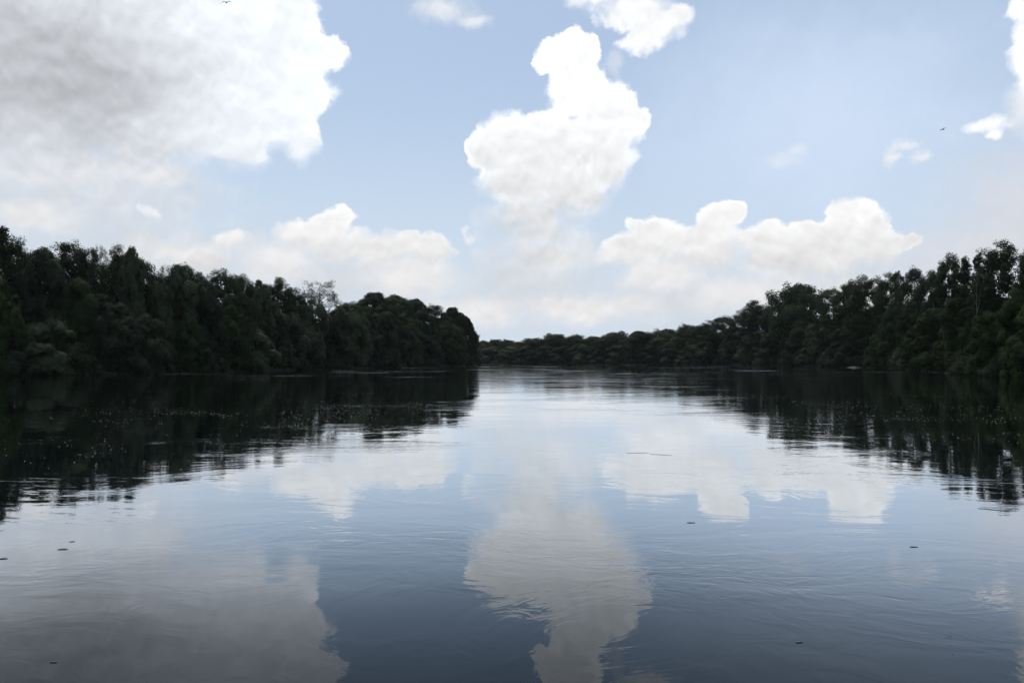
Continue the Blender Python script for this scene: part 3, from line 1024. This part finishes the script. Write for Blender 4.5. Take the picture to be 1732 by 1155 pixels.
rf = np.random.default_rng(77)
centres = []
strings = [  # lines of glints measured in the photo: x0, x1, row, spread, count
    (0, 110, 708, 3, 12), (0, 300, 680, 8, 34), (120, 400, 697, 8, 70), (260, 420, 700, 5, 60), (150, 300, 712, 10, 30), (240, 380, 660, 4, 26),
    (380, 600, 672, 8, 40), (400, 520, 718, 6, 34), (470, 640, 703, 14, 120), (540, 720, 690, 12, 110), (560, 700, 668, 5, 26), (600, 760, 655, 4, 22),
    (0, 220, 760, 30, 22), (0, 120, 745, 6, 8), (120, 220, 770, 5, 8), (250, 420, 740, 20, 10),
    (1330, 1470, 682, 5, 40), (1400, 1732, 690, 8, 70), (1380, 1560, 705, 10, 44), (1560, 1732, 710, 8, 34), (1290, 1400, 716, 6, 26), (1500, 1732, 668, 6, 30),
    (1340, 1420, 653, 3, 12), (1600, 1732, 742, 10, 8), (1200, 1330, 672, 6, 18)]
for x0, x1, y, sd_, n in strings:
    for _ in range(int(n * (1.5 if x0 < 900 else 2.6))):
        t_ = rf.uniform(0, 1)
        centres.append(on_water(x0 + (x1 - x0) * t_, y + rf.normal() * sd_ * .5 + math.sin(t_ * 7 + x0) * 2) + (rf.uniform(.003, .0105),))
pcs = []
for cx, cy, r_ in centres:
    a = rf.uniform(0, 6.28)
    v = np.array([(math.cos(a + k * 1.5708) * r_ * (1.3 if k % 2 else 1), math.sin(a + k * 1.5708) * r_, 0.001) for k in range(4)] + [(0, 0, r_ * .9)])
    v[:, 0] += cx
    v[:, 1] += cy
    pcs.append((v, np.array([(k, (k + 1) % 4, 4) for k in range(4)])))
o = link('glint_specks', mesh_from('glint_specks', *merge(pcs), speck_mat('glint', (.8, .8, .78))))  # white colour stands in for sky glints off the ripples
tag(o, 'tiny white ripple-glint specks in loose strings on the dark reflections', 'glint', kind='stuff')

M_SCRAP = speck_mat('dark_scrap', (.035, .03, .022), .35)


def floater(px, py, length, wid, ang, label, name='floating_scrap', bend=.25):
    """a curled dark scrap or twig lying on the water"""
    x, y = on_water(px, py)
    length, wid = length * .75, wid * .55
    n = 6
    vs_, fs_ = [], []
    for i in range(n + 1):
        u = i / n
        w_ = wid * math.sin(math.pi * (0.08 + .88 * u)) ** .8
        yy = math.sin(u * 3.1) * bend * wid
        zc = .003 + .12 * wid * abs(u - .45)
        for s_, dz_ in ((-1, .06), (0, 0), (1, .06)):
            vs_.append(((u - .5) * length, yy + s_ * w_ * .5, zc + dz_ * w_))
    m_ = len(vs_)
    vs_ += [(a_, b_, c_ - .004) for a_, b_, c_ in vs_]
    for i in range(n):
        for j in range(2):
            a = i * 3 + j
            fs_.append((a, a + 3, a + 4, a + 1))
            fs_.append((m_ + a, m_ + a + 1, m_ + a + 4, m_ + a + 3))
        for j in (0, 2):
            a = i * 3 + j
            fs_.append((a, a + 3, m_ + a + 3, m_ + a))
    o_ = link(name, mesh_from(name, vs_, fs_, M_SCRAP, True))
    o_.location = (x, y, .002)
    o_.rotation_euler = (0, 0, ang)
    return tag(o_, label, 'leaf' if name == 'floating_scrap' else 'twig', 'dark scraps floating on the river')


floater(106, 929, .17, .07, .1, 'dark scrap floating near the left edge, the largest one there')
floater(122, 916, .10, .04, .3, 'thin dark scrap just beyond the largest one near the left edge')
floater(4, 945, .16, .07, .2, 'dark scrap floating at the left edge of the water')
floater(1169, 884, .17, .06, 0, 'dark scrap floating below the bright cumulus reflection, right of the middle')
floater(1546, 925, .15, .05, 0, 'dark scrap floating alone on the pale water toward the right edge')
floater(1352, 1086, .085, .05, .2, 'dark scrap closest to the viewer, right of the middle')
floater(1680, 862, .60, .05, -.6, 'thin dark twig floating below the tallest reflection on the right', 'floating_twig')
floater(1078, 766, .8, .03, .05, 'left piece of the long dark line drifting in the middle', 'floating_twig')
floater(1118, 769, .8, .03, -.5, 'right piece of the long dark line drifting in the middle', 'floating_twig')
floater(90, 1120, .08, .03, 0, 'small scrap close to the bottom left corner')


# ------------------------------------------------------------------ birds
M_BIRD = speck_mat('bird_feather', (.02, .02, .022), .7)


def bird(px, py, dist, span, roll, yaw, label, lift=(.10, .05)):
    """gliding bird: one continuous body with arched wings, fanned tail, head and bill"""
    L = span * .5
    secs = [(-.5, .012, .006), (-.44, .10, .012), (-.3, .05, .03), (-.15, .075, .06), (.05, .10, .085), (.2, .085, .075), (.3, .05, .05), (.38, .055, .055),
            (.45, .035, .035), (.5, .012, .012), (.56, .003, .003)]
    vs_, fs_ = [], []
    for y_, rx_, rz_ in secs:
        for k in range(8):
            th = math.pi * 2 * k / 8
            vs_.append((math.cos(th) * rx_ * L, y_ * L * 1.1, math.sin(th) * rz_ * L))
    for i in range(len(secs) - 1):
        for k in range(8):
            fs_.append((i * 8 + k, i * 8 + (k + 1) % 8, (i + 1) * 8 + (k + 1) % 8, (i + 1) * 8 + k))
    fs_.append(tuple(range(7, -1, -1)))
    fs_.append(tuple((len(secs) - 1) * 8 + k for k in range(8)))
    for s_ in (-1, 1):
        st = len(vs_)
        prof = [(.0, .22, .0, -.12), (.2, .27, .09, -.12), (.42, .30, .15, -.06), (.65, .22, .12, -.02), (.85, .10, .06, -.01), (1.0, -.03, .0, -.08)]
        for u, lead, z_, trail in prof:
            z_ = z_ * lift[0] / .10 - (lift[1] * u * u if s_ < 0 else -lift[1] * .4 * u)
            for yy, dz_ in ((lead, 0), ((lead + trail) / 2, .022 * (1.1 - u)), (trail, 0), ((lead + trail) / 2, -.012 * (1.1 - u))):
                vs_.append((s_ * u * L, yy * L, (z_ + dz_) * L * 1.6))
        for i in range(len(prof) - 1):
            for k in range(4):
                a, b, c, d_ = st + i * 4 + k, st + i * 4 + (k + 1) % 4, st + (i + 1) * 4 + (k + 1) % 4, st + (i + 1) * 4 + k
                fs_.append((a, b, c, d_))
        fs_.append((st + 20, st + 21, st + 22, st + 23))
    o_ = link('bird', mesh_from('bird', vs_, fs_, M_BIRD, True))
    o_.location = at(px, py, dist)
    o_.rotation_euler = (R(8), roll, yaw)
    return tag(o_, label, 'bird')


bird(383, 5, 62, .86, R(-6), R(14), 'dark gliding bird at the top edge before the big grey cloud')
bird(1595.5, 219.5, 78, .86, R(-22), R(14), 'small dark gliding bird tilted in the blue sky on the right')
